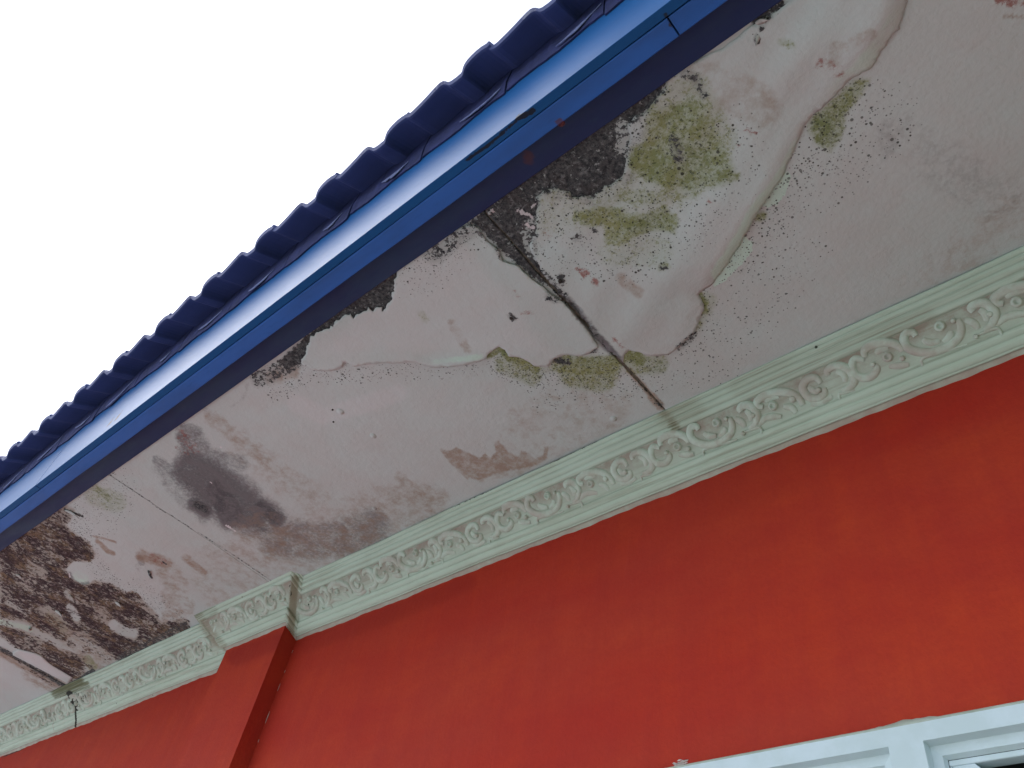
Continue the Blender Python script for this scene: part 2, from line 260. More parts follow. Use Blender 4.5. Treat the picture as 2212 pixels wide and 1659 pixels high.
# ------------------------------------------------------------------ damage survey: strokes (channel, where, strength, radius, softness, points[, closed])
ROT = [(0,1176),(60,1150),(108,1108),(140,1092),(160,1102),(150,1125),(140,1133),(156,1150),(190,1172),(205,1196),(196,1212),(160,1212),(140,1228),(150,1250),(180,1264),(200,1254),(240,1262),(272,1282),(300,1310),(330,1330),(352,1345),(405,1345),(405,1360),(350,1386),(260,1424),(195,1452),(155,1478),(110,1440),(60,1415),(0,1372)]
S = [
 # algae on the large loose sheet
 ('moss','a',.72,0,34,[(1400,240),(1440,222),(1500,205),(1540,235),(1562,290),(1590,372),(1580,396),(1530,408),(1480,412),(1410,398),(1372,350),(1388,300)],1),
 ('moss','a',.95,22,26,[(1392,345),(1440,372)]),('moss','a',.7,12,18,[(1440,255),(1455,300)]),('moss','a',.65,8,14,[(1500,270),(1512,330)]),
 ('moss','a',.9,4,8,[(1563,374),(1590,382)]),('moss','a',.6,6,12,[(1500,388),(1470,405)]),('moss','a',.7,5,10,[(1490,225),(1530,235)]),
 ('moss','a',.72,0,9,[(1232,456),(1314,442),(1361,459),(1403,462),(1430,437),(1469,473),(1458,506),(1416,498),(1361,517),(1336,533),(1303,525),(1309,489),(1256,487)],1),
 ('moss','a',1.,8,10,[(1345,478),(1385,484)]),('moss','a',.95,5,8,[(1245,468),(1290,464)]),('moss','a',.5,10,14,[(1340,420),(1400,428),(1500,412)]),
 ('moss','f',.28,40,60,[(1190,440),(1230,430),(1330,430),(1440,400)]),('moss','f',.3,20,40,[(1420,540),(1330,540)]),('moss','f',.4,20,30,[(1420,215),(1500,190),(1560,300)]),('moss','f',.6,6,8,[(1430,577),(1436,573)]),('moss','a',.45,5,8,[(1685,90),(1712,96)]),
 ('moss','b',.72,0,24,[(1745,262),(1762,240),(1800,212),(1850,168),(1878,172),(1855,215),(1830,245),(1818,295),(1795,328),(1770,316),(1750,290)],1),('moss','b',.95,6,10,[(1765,262),(1788,275),(1770,300)]),('spk','b',1.,16,14,[(1765,255),(1790,280),(1775,310)]),('spk','b',.8,26,30,[(1720,360),(1800,345)]),
 ('moss','b',.95,7,9,[(1055,763),(1083,749),(1103,772),(1135,782),(1155,796)]),('moss','b',.5,14,16,[(1090,785),(1150,812)]),
 ('moss','b',.8,14,18,[(1215,785),(1260,793),(1322,790)]),('moss','b',.6,22,25,[(1240,805),(1300,812)]),
 ('moss','b',.95,9,12,[(1356,770),(1372,768),(1382,778)]),('moss','b',.5,16,18,[(1370,785),(1420,785)]),
 ('moss','b',.85,5,8,[(1513,640),(1522,652),(1520,672)]),('moss','b',.4,10,20,[(1530,650),(1500,700)]),
 ('moss','a',.6,4,9,[(207,1054),(222,1066),(236,1078)]),('moss','a',.35,16,16,[(205,1070),(250,1085)]),('moss','a',.35,5,7,[(910,678),(918,690)]),
 ('moss','b',.35,10,14,[(1200,790),(1130,795)]),
 # black mould against the trim
 ('mold','b',1.05,0,14,[(1441,168),(1418,222),(1379,251),(1400,300),(1345,384),(1290,424),(1236,432),(1205,408),(1170,430),(1170,560),(1205,628),(1160,604),(1120,572),(1088,545),(1055,512),(1030,488),(1012,482),(1060,440),(1250,300),(1360,225)],1),
 ('mold','b',-.62,10,16,[(1345,275),(1352,300),(1340,322)]),('mold','b',-.6,4,6,[(1140,480),(1160,478)]),('mold','b',-.5,10,9,[(1138,500),(1150,545)]),
 ('mold','b',1.,2.5,7,[(1100,540),(1150,566),(1200,625),(1235,660)]),('mold','b',.85,1.5,4,[(1235,660),(1298,736),(1340,778)]),('mold','b',.6,.8,3,[(1340,778),(1372,815),(1405,855)]),
 ('mold','a',.55,5,8,[(1120,540),(1180,600),(1225,648)]),('grey','a',.9,5,8,[(1225,648),(1290,725),(1335,775)]),('brown','a',.9,3,6,[(1360,800),(1390,835),(1412,862),(1430,882)]),('brown','a',.8,6,8,[(1408,858),(1425,876)]),
 ('mold','b',.5,3,6,[(1418,868),(1428,876)]),
 ('mold','b',1.05,0,12,[(862,572),(880,600),(858,660),(838,690),(790,700),(740,700),(700,722),(684,740),(668,760),(655,785),(620,800),(600,782),(640,745),(700,690),(800,615)],1),
 ('mold','b',.55,10,16,[(560,818),(600,800),(645,775)]),('brown','b',.6,10,16,[(590,815),(630,800)]),
 ('mold','f',1.,5,3,[(1207,598),(1213,603),(1212,609)]),('mold','f',.9,6,3,[(1104,684),(1107,686)]),('mold','f',.9,4,3,[(1428,577),(1432,578)]),
 ('mold','f',.55,6,9,[(1186,640),(1200,645)]),('mold','f',.6,6,9,[(1478,162),(1496,164),(1508,178)]),('mold','f',.5,4,8,[(1512,195),(1520,206)]),
 ('mold','b',1.,5,4,[(1628,48),(1650,34),(1668,22),(1690,8)]),('mold','f',.95,4,2,[(1640,62),(1655,44),(1664,36)]),('mold','f',.9,3,2,[(1632,72),(1634,90)]),
 ('mold','f',.55,8,10,[(1458,305),(1466,340)]),('mold','f',.5,4,8,[(1120,430),(1165,420)]),('mold','f',.75,3,4,[(1281,494),(1284,498)]),('mold','f',.6,4,5,[(1240,515),(1250,512)]),
 ('mold','b',.8,5,6,[(1200,775),(1225,783)]),('mold','b',.7,4,5,[(1262,760),(1285,755)]),
 ('mold','a',.5,4,6,[(1466,750),(1482,738),(1500,722)]),
 ('mold','f',.45,16,20,[(940,545),(985,505),(1015,490)]),
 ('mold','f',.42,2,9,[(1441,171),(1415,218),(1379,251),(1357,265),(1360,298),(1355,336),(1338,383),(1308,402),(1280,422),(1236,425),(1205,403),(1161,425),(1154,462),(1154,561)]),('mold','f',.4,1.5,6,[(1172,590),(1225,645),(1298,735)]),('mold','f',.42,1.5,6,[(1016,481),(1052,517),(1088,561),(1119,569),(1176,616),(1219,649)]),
 ('grey','f',.35,10,24,[(1415,230),(1380,270),(1375,330),(1350,390),(1290,432),(1215,415),(1170,440)]),('spk','f',1.,8,26,[(1400,250),(1370,300),(1350,380),(1280,430),(1200,420),(1170,450),(1165,540)]),('spk','f',.5,60,60,[(1200,500),(1350,520),(1480,450),(1560,330)]),
 ('spk','f',.55,30,40,[(905,590),(960,540),(1010,510)]),('spk','f',.4,30,45,[(1165,460),(1200,520),(1270,500),(1400,540)]),('spk','f',.35,40,50,[(1430,240),(1500,300),(1470,380)]),
 ('spk','b',.8,22,34,[(1600,560),(1660,480),(1730,380),(1790,280),(1840,200)]),('spk','b',.38,50,60,[(1760,380),(1840,320),(1900,250)]),
 ('spk','b',.65,16,26,[(1530,640),(1520,700),(1480,750)]),('spk','b',.3,50,60,[(1500,760),(1620,640),(1700,560)]),
 ('spk','b',.55,10,24,[(665,808),(740,806),(900,798),(1050,785)]),('spk','b',.9,18,26,[(1085,788),(1150,810),(1230,800),(1320,800)]),('spk','b',.45,30,34,[(1180,835),(1300,830),(1400,810)]),
 ('spk','a',.6,10,20,[(600,850),(640,825),(660,815)]),('spk','a',.4,40,30,[(200,1110),(240,1060)]),('spk','a',.9,12,12,[(170,1130),(190,1190),(215,1230),(245,1262)]),
 ('spk','f',.35,20,30,[(1580,40),(1640,30)]),('spk','a',.5,20,20,[(290,1280),(330,1310),(370,1340)]),
 # soft stains
 ('grey','a',.95,0,50,[(378,990),(392,950),(425,965),(470,985),(515,1020),(560,1060),(590,1105),(585,1135),(600,1160),(560,1160),(490,1140),(430,1100),(385,1060),(356,1020)],1),
 ('grey','a',.6,6,10,[(338,992),(352,1000),(362,1010)]),('grey','a',.4,8,22,[(345,1010),(380,1060),(440,1115)]),('grey','a',.5,20,26,[(500,1060),(560,1110)]),
 ('grey','a',1.15,4,30,[(422,1088),(446,1102)]),('mold','a',.8,4,6,[(424,1090),(442,1100)]),('grey','a',1.15,4,38,[(562,1095),(596,1120)]),('grey','a',1.15,18,30,[(500,1110),(470,1060)]),
 ('grey','a',.8,8,14,[(394,945),(406,968)]),('red','a',.42,8,12,[(394,940),(404,965),(420,970)]),('red','a',.35,6,8,[(388,968),(400,975)]),
 ('grey','a',.6,8,22,[(398,928),(420,935),(445,985),(520,1000)]),('grey','a',.62,24,40,[(600,1160),(680,1172),(760,1160),(800,1140)]),
 ('brown','a',.5,24,28,[(600,1170),(700,1178),(790,1150)]),('brown','a',.35,40,50,[(560,1165),(640,1200),(820,1110)]),
 ('grey','a',.35,4,7,[(436,878),(452,888),(456,896)]),('brown','a',.5,7,18,[(455,900),(500,935),(545,975),(600,1020)]),('brown','a',.3,20,30,[(520,960),(620,1040),(680,1080)]),
 ('grey','a',.28,3,4,[(500,878),(520,868),(532,845),(534,830)]),
 ('brown','a',.72,0,5,[(952,970),(974,973),(985,965),(1009,976),(1037,990),(1048,976),(1059,990),(1070,976),(1067,954),(1078,951),(1098,976),(1120,987),(1125,970),(1139,976),(1158,990),(1172,984),(1175,963),(1186,968),(1183,990),(1160,1006),(1087,1020),(1032,1038),(1008,1031),(978,1003)],1),
 ('brown','a',.65,2,3,[(952,970),(978,1003),(1010,1033)]),('brown','a',.4,16,20,[(1040,1015),(1120,1005)]),
 ('brown','a',.55,6,12,[(864,1030),(880,1045),(910,1068)]),('brown','a',.4,26,30,[(840,1085),(930,1085)]),
 ('brown','a',.8,6,14,[(306,1200),(335,1208),(362,1220)]),('brown','a',.45,16,18,[(360,1230),(385,1270),(370,1290)]),('brown','a',.65,3,10,[(400,1203),(425,1225),(441,1238)]),
 ('red','a',.45,6,8,[(330,1205),(350,1212)]),('brown','a',.4,14,16,[(400,1310),(370,1330)]),
 ('grey','a',.5,5,5,[(302,1206),(306,1216)]),('grey','a',.3,5,5,[(298,1222),(300,1228)]),
 ('brown','a',.8,2,6,[(209,1168),(222,1180),(232,1190),(245,1196)]),('brown','a',.7,1.5,2,[(201,1158),(225,1163),(250,1171)]),
 ('brown','a',.28,60,60,[(900,1130),(500,1240)]),('brown','a',.22,60,70,[(1900,760),(2200,500)]),('brown','a',.25,50,60,[(1300,860),(1150,940)]),
 ('grey','a',.25,40,50,[(1950,300),(2150,420)]),('brown','a',.3,30,40,[(1440,130),(1640,230)]),
 ('red','f',.62,6,6,[(1250,580),(1266,594),(1286,611)]),('red','f',.8,3,3,[(1325,730),(1334,740),(1345,750)]),('red','f',.6,3,5,[(1112,633),(1120,640)]),
 ('red','f',.5,3,4,[(1130,675),(1154,677)]),('brown','f',.45,7,10,[(1342,600),(1380,632)]),('red','f',.4,4,6,[(1180,503),(1186,512)]),
 ('red','f',.7,3,4,[(1530,433),(1534,436)]),('red','f',.55,8,12,[(1778,138),(1800,148),(1812,156)]),('brown','f',.5,10,14,[(1806,105),(1800,130)]),
 ('red','f',.95,2.5,3,[(1608,280),(1622,284),(1640,288)]),('red','f',.6,3,4,[(1596,309),(1600,312)]),('brown','f',.35,6,14,[(1830,98),(1880,74)]),
 ('red','b',.75,8,7,[(2160,-2),(2185,5),(2230,8)]),('brown','b',.8,3,5,[(2168,36),(2230,36)]),('brown','b',.3,6,10,[(1140,660),(1150,720)]),
 ('brown','f',.35,5,10,[(975,700),(995,730),(1010,755)]),
 # rot at the far boards, and a pocket's shading painted in grey
 ('rot','b',.92,0,16,ROT,1),('rot','b',.6,10,10,[(395,1350),(340,1372)]),('rot','b',.5,8,10,[(285,1290),(330,1335)]),
 ('rot','b',-0.64,5,10.8,[(10,1345),(50,1352),(90,1372),(130,1394),(165,1402)]),('rot','b',-0.77,6,7.2,[(150,1312),(160,1325),(166,1334)]),
 ('rot','b',-0.72,7,10.8,[(248,1352),(268,1364),(288,1368)]),('rot','b',-0.68,12,18,[(165,1385),(205,1412),(228,1430),(200,1440)]),
 ('rot','b',-0.38,8,14.4,[(70,1220),(90,1235),(60,1255)]),('rot','b',-0.59,3,5.4,[(142,1280),(152,1292),(164,1300)]),('rot','b',-0.51,5,10.8,[(20,1300),(60,1322)]),
 ('rot','b',-0.42,8,14.4,[(100,1320),(140,1355)]),('rot','b',-0.42,6,12.6,[(210,1330),(240,1345)]),
 ('rot','b',.4,5,5,[(150,1390),(156,1394)]),
 ('brown','b',.45,20,18,[(165,1385),(205,1412),(220,1430)]),('moss','b',.5,8,10,[(105,1335),(135,1355)]),('moss','b',.55,7,8,[(188,1425),(200,1440)]),
 ('mint','b',.8,4,5,[(2,1344),(14,1347),(50,1354),(66,1360)]),('mint','a',.6,6,18,[(168,1242),(182,1250)]),('rot','b',-.9,9,13,[(166,1232),(184,1246)]),('grey','a',.75,1.5,7,[(150,1240),(157,1255),(172,1263),(190,1260)]),('chip','a',.9,.8,1.2,[(149,1236),(151,1246)]),  # the grey stroke paints the shading at the pocket's lower-left edge
 ('mold','b',.8,3,4,[(0,1401),(50,1428),(100,1458),(145,1486)]),('mold','b',.5,4,6,[(400,1350),(260,1420)]),('mold','b',.9,4,4,[(200,1450),(160,1478)]),
 ('brown','b',.7,6,12,[(0,1408),(60,1440),(138,1484)]),('brown','b',.6,16,16,[(70,1450),(125,1482)]),('rot','b',.35,4,8,[(0,1408),(60,1442),(120,1478)]),
 ('mold','b',.9,1.6,1.5,[(141,1101),(158,1108),(178,1115)]),('mold','a',1.,1.6,1.2,[(320,1233),(324,1241),(328,1248)]),('mold','a',.9,1.,1.,[(351,1213),(360,1219)]),
 ('mold','a',.5,.6,.8,[(237,1026),(290,1060),(342,1097),(466,1174),(520,1210),(590,1257)]),
 # chips, fresh paint, and greenish edge shading painted on the large sheet
 
 ('chip','a',.9,.8,1.6,[(488,1134),(508,1148)]),('chip','a',.8,1,1,[(452,1040),(456,1043)]),('chip','a',.8,1,1,[(475,965),(480,968)]),
 ('chip','b',1.,3,2,[(1058,458),(1066,456)]),('chip','b',1.,3,2,[(1120,455),(1140,462),(1150,470)]),('chip','b',1.,2,2,[(1150,445),(1158,440)]),
 ('chip','b',.8,3,4,[(1138,486),(1152,492)]),
 ('mint','b',1.3,0,2,[(1700,370),(1708,384),(1703,404),(1694,420),(1678,440),(1660,446),(1640,440)],1),('mint','b',1.3,0,2,[(1600,505),(1626,524),(1624,543),(1612,558),(1600,572),(1584,586),(1566,606),(1548,618),(1530,610)],1),('moss','b',.7,5,10,[(1640,470),(1648,466)]),
 ('mint','f',.8,9,18,[(1725,310),(1690,380),(1640,450),(1600,520),(1555,590)]),('mint','f',.4,14,20,[(1950,20),(1890,120),(1800,200),(1740,270)]),  # green tint painted for the shading where the sheet's edge turns away
 ('mint','f',.6,4,8,[(940,782),(1040,770)]),('pale','f',.25,0,40,[(900,560),(1010,540),(1100,640),(1180,760),(900,760),(700,760)],1),
 ('pale','a',.45,0,10,[(32,1405),(61,1407),(92,1418),(132,1449),(155,1465),(122,1462),(54,1426)],1),('pale','a',.3,12,14,[(640,870),(700,900),(860,850)]),
 # cornice
 ('moss','c',.9,4,16,[(120,1492),(145,1486),(172,1474)]),('moss','c',.75,1.5,8,[(116,1500),(150,1489),(188,1476)]),('moss','c',.7,1,6,[(120,1507),(155,1495),(192,1483)]),('mold','c',.8,4,6,[(150,1498),(158,1512),(165,1530)]),
 ('mold','c',.5,8,9,[(160,1505),(178,1508)]),('mold','c',1.,1.2,1.5,[(163,1538),(164,1560),(163,1570)]),('mold','c',.75,1.2,2,[(20,1530),(100,1495),(180,1455),(260,1424),(410,1352)]),
 ('brown','c',.7,3,18,[(1425,886),(1448,905),(1460,922)]),('brown','c',.45,8,40,[(1440,898),(1500,885)]),('moss','c',.45,6,14,[(1454,918),(1462,930)]),
 ('brown','c',.35,12,40,[(1600,835),(1800,755),(2000,690)]),('brown','c',.55,6,12,[(428,1330),(455,1370),(480,1395)]),('moss','c',.4,6,12,[(425,1335),(460,1318)]),
 ('mold','c',.55,1,2,[(560,1290),(590,1322)]),('mold','c',.6,1,2,[(625,1262),(628,1280),(624,1300)]),('brown','c',1.,5,6,[(638,1250),(633,1300),(628,1370)]),('mold','c',.5,1,3,[(618,1352),(630,1372),(638,1384)]),
 ('mold','c',.45,1.,2,[(1065,1056),(977,1097)]),('mold','c',.5,1.,2,[(1290,952),(1190,1000)]),
 # wall
 ('brown','w',.7,10,20,[(510,1420),(560,1400),(600,1385)]),('brown','w',.6,8,26,[(660,1392),(800,1345),(1016,1260)]),('brown','w',.3,20,70,[(1016,1290),(1300,1180),(1700,1010),(2212,820)]),
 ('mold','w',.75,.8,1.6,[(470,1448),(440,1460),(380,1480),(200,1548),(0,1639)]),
 ('brown','w',.35,.5,9,[(1321,1129),(1313,1329),(1301,1629)]),('brown','w',.25,.5,9,[(1300,1135),(1290,1340),(1275,1640)]),
 # trim and fascia
 ('mold','n',.9,.8,1.2,[(232,918),(240,912)]),('mold','n',.9,.8,1.2,[(250,905),(256,901)]),('mold','n',.9,.8,1.2,[(880,425),(886,420)]),('mold','n',.9,.8,1.2,[(1330,75),(1340,68)]),('mold','n',.9,.8,1.2,[(1286,120),(1292,116)]),
 ('rust','n',.9,8,4,[(1210,264),(1213,267)]),('rust','n',.7,9,9,[(1140,336),(1142,344)]),('mold','n',.7,3,6,[(1300,300),(1250,345),(1180,395),(1060,460)]),
 ('mold','n',.75,4,6,[(1120,255),(1150,240)]),('mold','n',.7,2.5,4,[(1010,345),(1060,310),(1110,265)]),('mold','n',.8,1.2,1.5,[(1437,30),(1446,44),(1453,64)]),
]
CH = ('moss', 'mold', 'grey', 'brown', 'red', 'rot', 'spk', 'mint', 'pale', 'chip', 'rust')
def seg_dist(Q, pts, closed):
    P = np.asarray(pts, float); E = np.vstack([P[1:], P[:1]]) if closed else P[1:]; P = P if closed else P[:-1]
    d = np.full(len(Q), 1e9)
    for a, b in zip(P, E):
        ab = b-a; t = np.clip(((Q-a)@ab)/max(ab@ab, 1e-9), 0, 1); d = np.minimum(d, np.hypot(*(Q-a-t[:, None]*ab).T))
    return d
def inside(Q, pts):
    P = np.asarray(pts, float); r = np.zeros(len(Q), bool); x, y = Q[:, 0], Q[:, 1]
    for (ax, ay), (bx, by) in zip(P, np.vstack([P[1:], P[:1]])):
        if ay == by: continue
        k = ((ay > y) != (by > y)) & (x < (bx-ax)*(y-ay)/(by-ay)+ax); r ^= k
    return r
def survey_masks(P, where, chans=CH):
    Q = survey(P); out = {c: np.zeros(len(Q)) for c in chans}
    for s in S:
        c, wh, st, rad, soft, pts = s[:6]
        if c not in out or not (wh in where): continue
        pa = np.asarray(pts, float); mg = rad+soft+1
        sel = np.where((Q[:, 0] > pa[:, 0].min()-mg) & (Q[:, 0] < pa[:, 0].max()+mg) & (Q[:, 1] > pa[:, 1].min()-mg) & (Q[:, 1] < pa[:, 1].max()+mg))[0]
        if not len(sel): continue
        q = Q[sel]; d = seg_dist(q, pts, len(s) > 6)
        if len(s) > 6: d = np.where(inside(q, pts), -d, d); t = np.clip((soft*.5-d)/max(soft, .1), 0, 1)
        else: t = np.clip(1-(d-rad)/max(soft, .1), 0, 1)
        v = st*t*t*(3-2*t)
        if st > 0: out[c][sel] = np.maximum(out[c][sel], v)
        else: out[c][sel] = out[c][sel]+v*(out[c][sel] > 0)
    for c in out: out[c] = np.clip(out[c], 0, 1.2)
    return out

# ------------------------------------------------------------------ ground
def mat_ground():
    n = N('pale_concrete_yard'); a = n.noise(.8, 6, .6); b = n.noise(14, 6, .7)
    col = n.mix(n.step(a, .35, .65), (.42, .43, .445), (.37, .38, .39)); col = n.mix(n.step(b, .45, .7, 0, .5), col, (.32, .325, .33))
    n.bump(b, .004, .5); return n.done(col, .9, .2)
g = 400.0
gm = bpy.data.meshes.new('ground'); gm.from_pydata([(-g, -g, 0), (g, -g, 0), (g, g, 0), (-g, g, 0)], [], [(0, 1, 2, 3)]); gm.materials.append(mat_ground())
gr = bpy.data.objects.new('ground', gm); C.collection.objects.link(gr); gr['kind'] = 'structure'
lm = bpy.data.meshes.new('added_dark_ground'); lm.from_pydata([(.25, -30, .004), (40, -30, .004), (40, .95, .004), (.25, .95, .004)], [], [(0, 1, 2, 3)])  # unseen dark ground, added to darken the right side of the soffit
lm.materials.append(mat_simple('added_ground_green', (.055, .075, .03), (.09, .10, .05), 12)); lw = bpy.data.objects.new('added_dark_ground', lm); C.collection.objects.link(lw); lw['kind'] = 'structure'

# ------------------------------------------------------------------ the house
house = bpy.data.objects.new('house', None); C.collection.objects.link(house); put(house, (-1.2, YW, -CZ), None)
house['label'] = 'red house wall under a peeling mouldy white soffit and blue tiled eave'; house['category'] = 'house'

# wall and pilaster ------------------------------------------------
VX0, VX1, VZ1 = -1.02, 0.368, 0.544      # vent panel
def gridmesh(x0, x1, z0, z1, y, st):
    nx, nz = max(2, int(abs(x1-x0)/st)+1), max(2, int(abs(z1-z0)/st)+1)
    X, Z = np.meshgrid(np.linspace(x0, x1, nx), np.linspace(z0, z1, nz), indexing='ij')
    return np.stack([X.ravel(), np.full(X.size, y), Z.ravel()], 1), grid_faces(nx, nz)
v1, f1 = gridmesh(-5.2, 1.6, VZ1, 1.26, YW, .009)
v2, f2 = box(-5.2, 1.6, YW+.0, YW+.13, VZ1, 1.26)
f2 = [f for f in f2 if f != (0, 4, 5, 1)]
v3, f3 = box(-5.2, VX0, YW, YW+.13, -CZ, VZ1); v4, f4 = box(VX1, 1.6, YW, YW+.13, -CZ, VZ1); v5, f5 = box(VX0, VX1, YW, YW+.13, -CZ, -.0)
V, F = join([(v1.tolist(), [tuple(q) for q in f1]), (v2, f2), (v3, f3), (v4, f4), (v5, f5)])
ma = survey_masks(V, 'w', ('brown', 'mold'))
wall = mesh_obj('wall', V, F, WALL, house, ma, org=(-1.8, YW, 0))
wall['label'] = 'brick red painted wall face'
v1, f1 = gridmesh(XP1, XP0, -.4, 1.22, YP, .007); v2, f2 = box(XP1, XP0, YP, YW+.01, -CZ, 1.22); v3, f3 = box(XP1, XP0, YP, YP+.01, -CZ, -.4)
f2 = [f for f in f2 if f != (0, 4, 5, 1)]
V, F = join([(v1.tolist(), [tuple(q) for q in f1]), (v2, f2), (v3, [f3[2]])])
pil = mesh_obj('pilaster', V, F, WALL, wall, survey_masks(V, 'w', ('brown', 'mold')), org=(-2.05, YP, 0))
# slivers of old pale paint left in the corner beside the pilaster and over the vent
sm = []
for za, zb, wd in ((1.06, 1.05, .0008), (1.0, .992, .0008), (.962, .94, .0008), (.885, .852, .0014), (.81, .803, .0008)):
    x = XP0+.0035; sm.append(([(x, YW-.0008, za), (x+wd, YW-.0008, (za+zb)/2+.004), (x+.0002, YW-.0008, zb), (x-wd*.6, YW-.0008, (za+zb)/2)], [(0, 1, 2, 3)]))
for k in range(26):
    x = -.67+rng.normal(0, .008); z = VZ1+.004+abs(rng.normal(0, .0035)); r = rng.uniform(.0006, .0022)
    sm.append(([(x-r*3, YW-.0008, z-r*.4), (x, YW-.0009, z-r*.7), (x+r*2.6, YW-.0008, z+r*.3), (x-r*.6, YW-.0008, z+r)], [(0, 1, 2, 3)]))
V, F = join(sm); o = mesh_obj('paint_smear', V, F, SMEAR, wall, org=(-1.3, YW, .8)); o['label'] = 'slivers of old pale paint showing at the edges of the red'; solid(o, .0006); o['kind'] = 'stuff'

# vent panel -------------------------------------------------------
YV = YW-.013
vent = []
def ring(a, b, ya, yb):        # a, b rectangles (x0,x1,z0,z1)
    va = [(a[0], ya, a[2]), (a[1], ya, a[2]), (a[1], ya, a[3]), (a[0], ya, a[3])]; vb = [(b[0], yb, b[2]), (b[1], yb, b[2]), (b[1], yb, b[3]), (b[0], yb, b[3])]
    return va+vb, [(i, (i+1) % 4, (i+1) % 4+4, i+4) for i in range(4)]
outer = (VX0, VX1, .0, VZ1)
cells = [(-.318, .0-.0, .16, .515), (-.661+.0, -.361, .16, .514)]
cells[0] = (-.318, -.018, .16, .515)
# frame face: strips between the cells
zs = (.0, .16, .515, VZ1)
xs = [VX0, -.661, -.361, -.318, -.018, .025, .325, VX1]
fr = []
for i in range(7):
    fr.append(box(xs[i], xs[i+1], YV, YV+.04, .515, VZ1-.006)) ; fr.append(box(xs[i], xs[i+1], YV, YV+.04, .0, .16))
    if i in (0, 2, 4, 6): fr.append(box(xs[i], xs[i+1], YV, YV+.04, .16, .515))
V, F = join(fr); vf = mesh_obj('window', V, F, VENT, house, org=(-.34, YV, .3)); vf['label'] = 'pale bluish white cast frame at the top of a window opening'
xe = np.linspace(VX0-.004, VX1+.004, 260); jg = np.cumsum(rng.normal(0, .0006, 260)); jg -= np.linspace(0, jg[-1], 260); jg = np.clip(jg, -.003, .004)
V = []; K = 5
for i, x in enumerate(xe):
    zt = VZ1+.0025+jg[i]+.0012*math.sin(x*31); V += [(x, YW-.0004, zt), (x, YW-.003, zt-.0004), (x, YV+.0035, VZ1-.001), (x, YV+.0005, VZ1-.0045), (x, YV+.0012, VZ1-.0059)]
o = mesh_obj('frame_edge', V, [tuple(q) for q in grid_faces(260, K)], VEDGE, vf, smooth=True, org=(-.34, YV, VZ1))
for c in ((-.318, -.018, .16, .515), (-.661, -.361, .16, .515), (.025, .325, .16, .515)):
    a = c; b = (c[0]+.003, c[1]-.003, c[2]+.003, c[3]-.003); d = (c[0]+.014, c[1]-.014, c[2]+.014, c[3]-.0145)
    e = (c[0]+.017, c[1]-.017, c[2]+.017, c[3]-.018)
    rr = [ring(a, b, YV+.0005, YV+.012), ring(b, d, YV+.012, YV+.015), ring(d, e, YV+.015, YV+.022)]
    V, F = join(rr); mesh_obj('bevel_panel', V, F, VENT, vf, org=(a[0], YV, a[3]))
    # saltire of two bars and a rim leave four three-cornered openings
    yb = YV+.022; px = (e[0]+e[1])/2; pz = (e[2]+e[3])/2; r1 = .0305; pr = []
    def prism(poly, y0, y1):
        n = len(poly); v = [(x, y0, z) for x, z in poly]+[(x, y1, z) for x, z in poly]
        return v, [tuple(range(n)), tuple(range(2*n-1, n-1, -1))]+[(i, i+n, (i+1) % n+n, (i+1) % n) for i in range(n)]
    q = (c[0]+.046, c[1]-.046, c[2]+.0255, c[3]-.0255)
    pr.append(prism([(e[0], e[3]), (e[0], q[3]), (e[1], q[3]), (e[1], e[3])], yb, yb+.02))
    pr.append(prism([(e[0], q[2]), (e[0], e[2]), (e[1], e[2]), (e[1], q[2])], yb, yb+.02))
    pr.append(prism([(e[0], q[3]), (e[0], q[2]), (q[0]-.026, q[2]), (q[0]-.026, q[3])], yb, yb+.02))
    pr.append(prism([(q[1]+.026, q[3]), (q[1]+.026, q[2]), (e[1], q[2]), (e[1], q[3])], yb, yb+.02))
    for s1 in (1, -1):
        ax, az = px-s1*(px-q[0]+.026), q[3]; bx, bz = px+s1*(px-q[0]+.026), q[2]
        pr.append(prism([(ax, az), (ax, az-.026), (bx-s1*.026, bz), (bx, bz), (bx, bz+.026), (ax+s1*.026, az)], yb+(.0 if s1 == 1 else .0012), yb+.019))
    V, F = join(pr); o = mesh_obj('lattice', V, F, VENT, vf, org=(px, yb, pz)); bevel(o, .0025, 2)
V, F = box(VX0, VX1, YW+.09, YW+.095, -.0, VZ1); mesh_obj('pane', V, F, GLASS, vf, org=(-.34, YW+.09, .3))

# cornice ----------------------------------------------------------
SP = np.array([0, .001, .0025, .0055, .0085, .0095, .0102, .0112, .0135, .0165, .0190, .0200, .0208, .0225, .0265, .0300, .0322, .0332, .0340, .0360, .0400, .0440, .0458, .0470, .0482, .052, .060, .070, .080, .090, .100, .108, .1105, .1120, .1130, .1145, .1175, .1210, .1240, .1255, .1264, .1275, .1305, .1345, .1380, .1402, .1412, .1422, .1440, .1452, .1462, .1475, .1500, .1530, .1550, .1562])
def prof_h(s):
    h = .004*np.ones_like(s)
    for a, b, k in ((0, .0098, .0030), (.0098, .0204, .0034), (.0204, .0336, .0042), (.0336, .0464, .0036), (.1118, .1258, .0036), (.1258, .1416, .0040), (.1416, .1456, .0022)):
        u = (s-a)/(b-a); h = np.where((u >= 0) & (u <= 1), .0022+k*np.sqrt(np.clip(1-(2*u-1)**2, 0, 1)), h)
    h = np.where((s > .0464) & (s < .1118), -.0005+.0022*np.sin((s-.0464)/.0654*math.pi), h)
    return np.where(s > .1456, .0005, h)
HP = prof_h(SP)
PY = .946+SP*.70711-HP*.70711; PZ = H-SP*.70711-HP*.70711
WOB = np.clip((SP-.1500)/.005, 0, 1)
PY[-1] = YW+.004; PZ[-1] = ZCB-.003
BAND = np.where((SP > .047) & (SP < .1115), np.clip(1.15-(SP-.047)/.05, .18, 1), 0); LIP = (SP > .1456).astype(float)
GRV = np.zeros(len(SP))
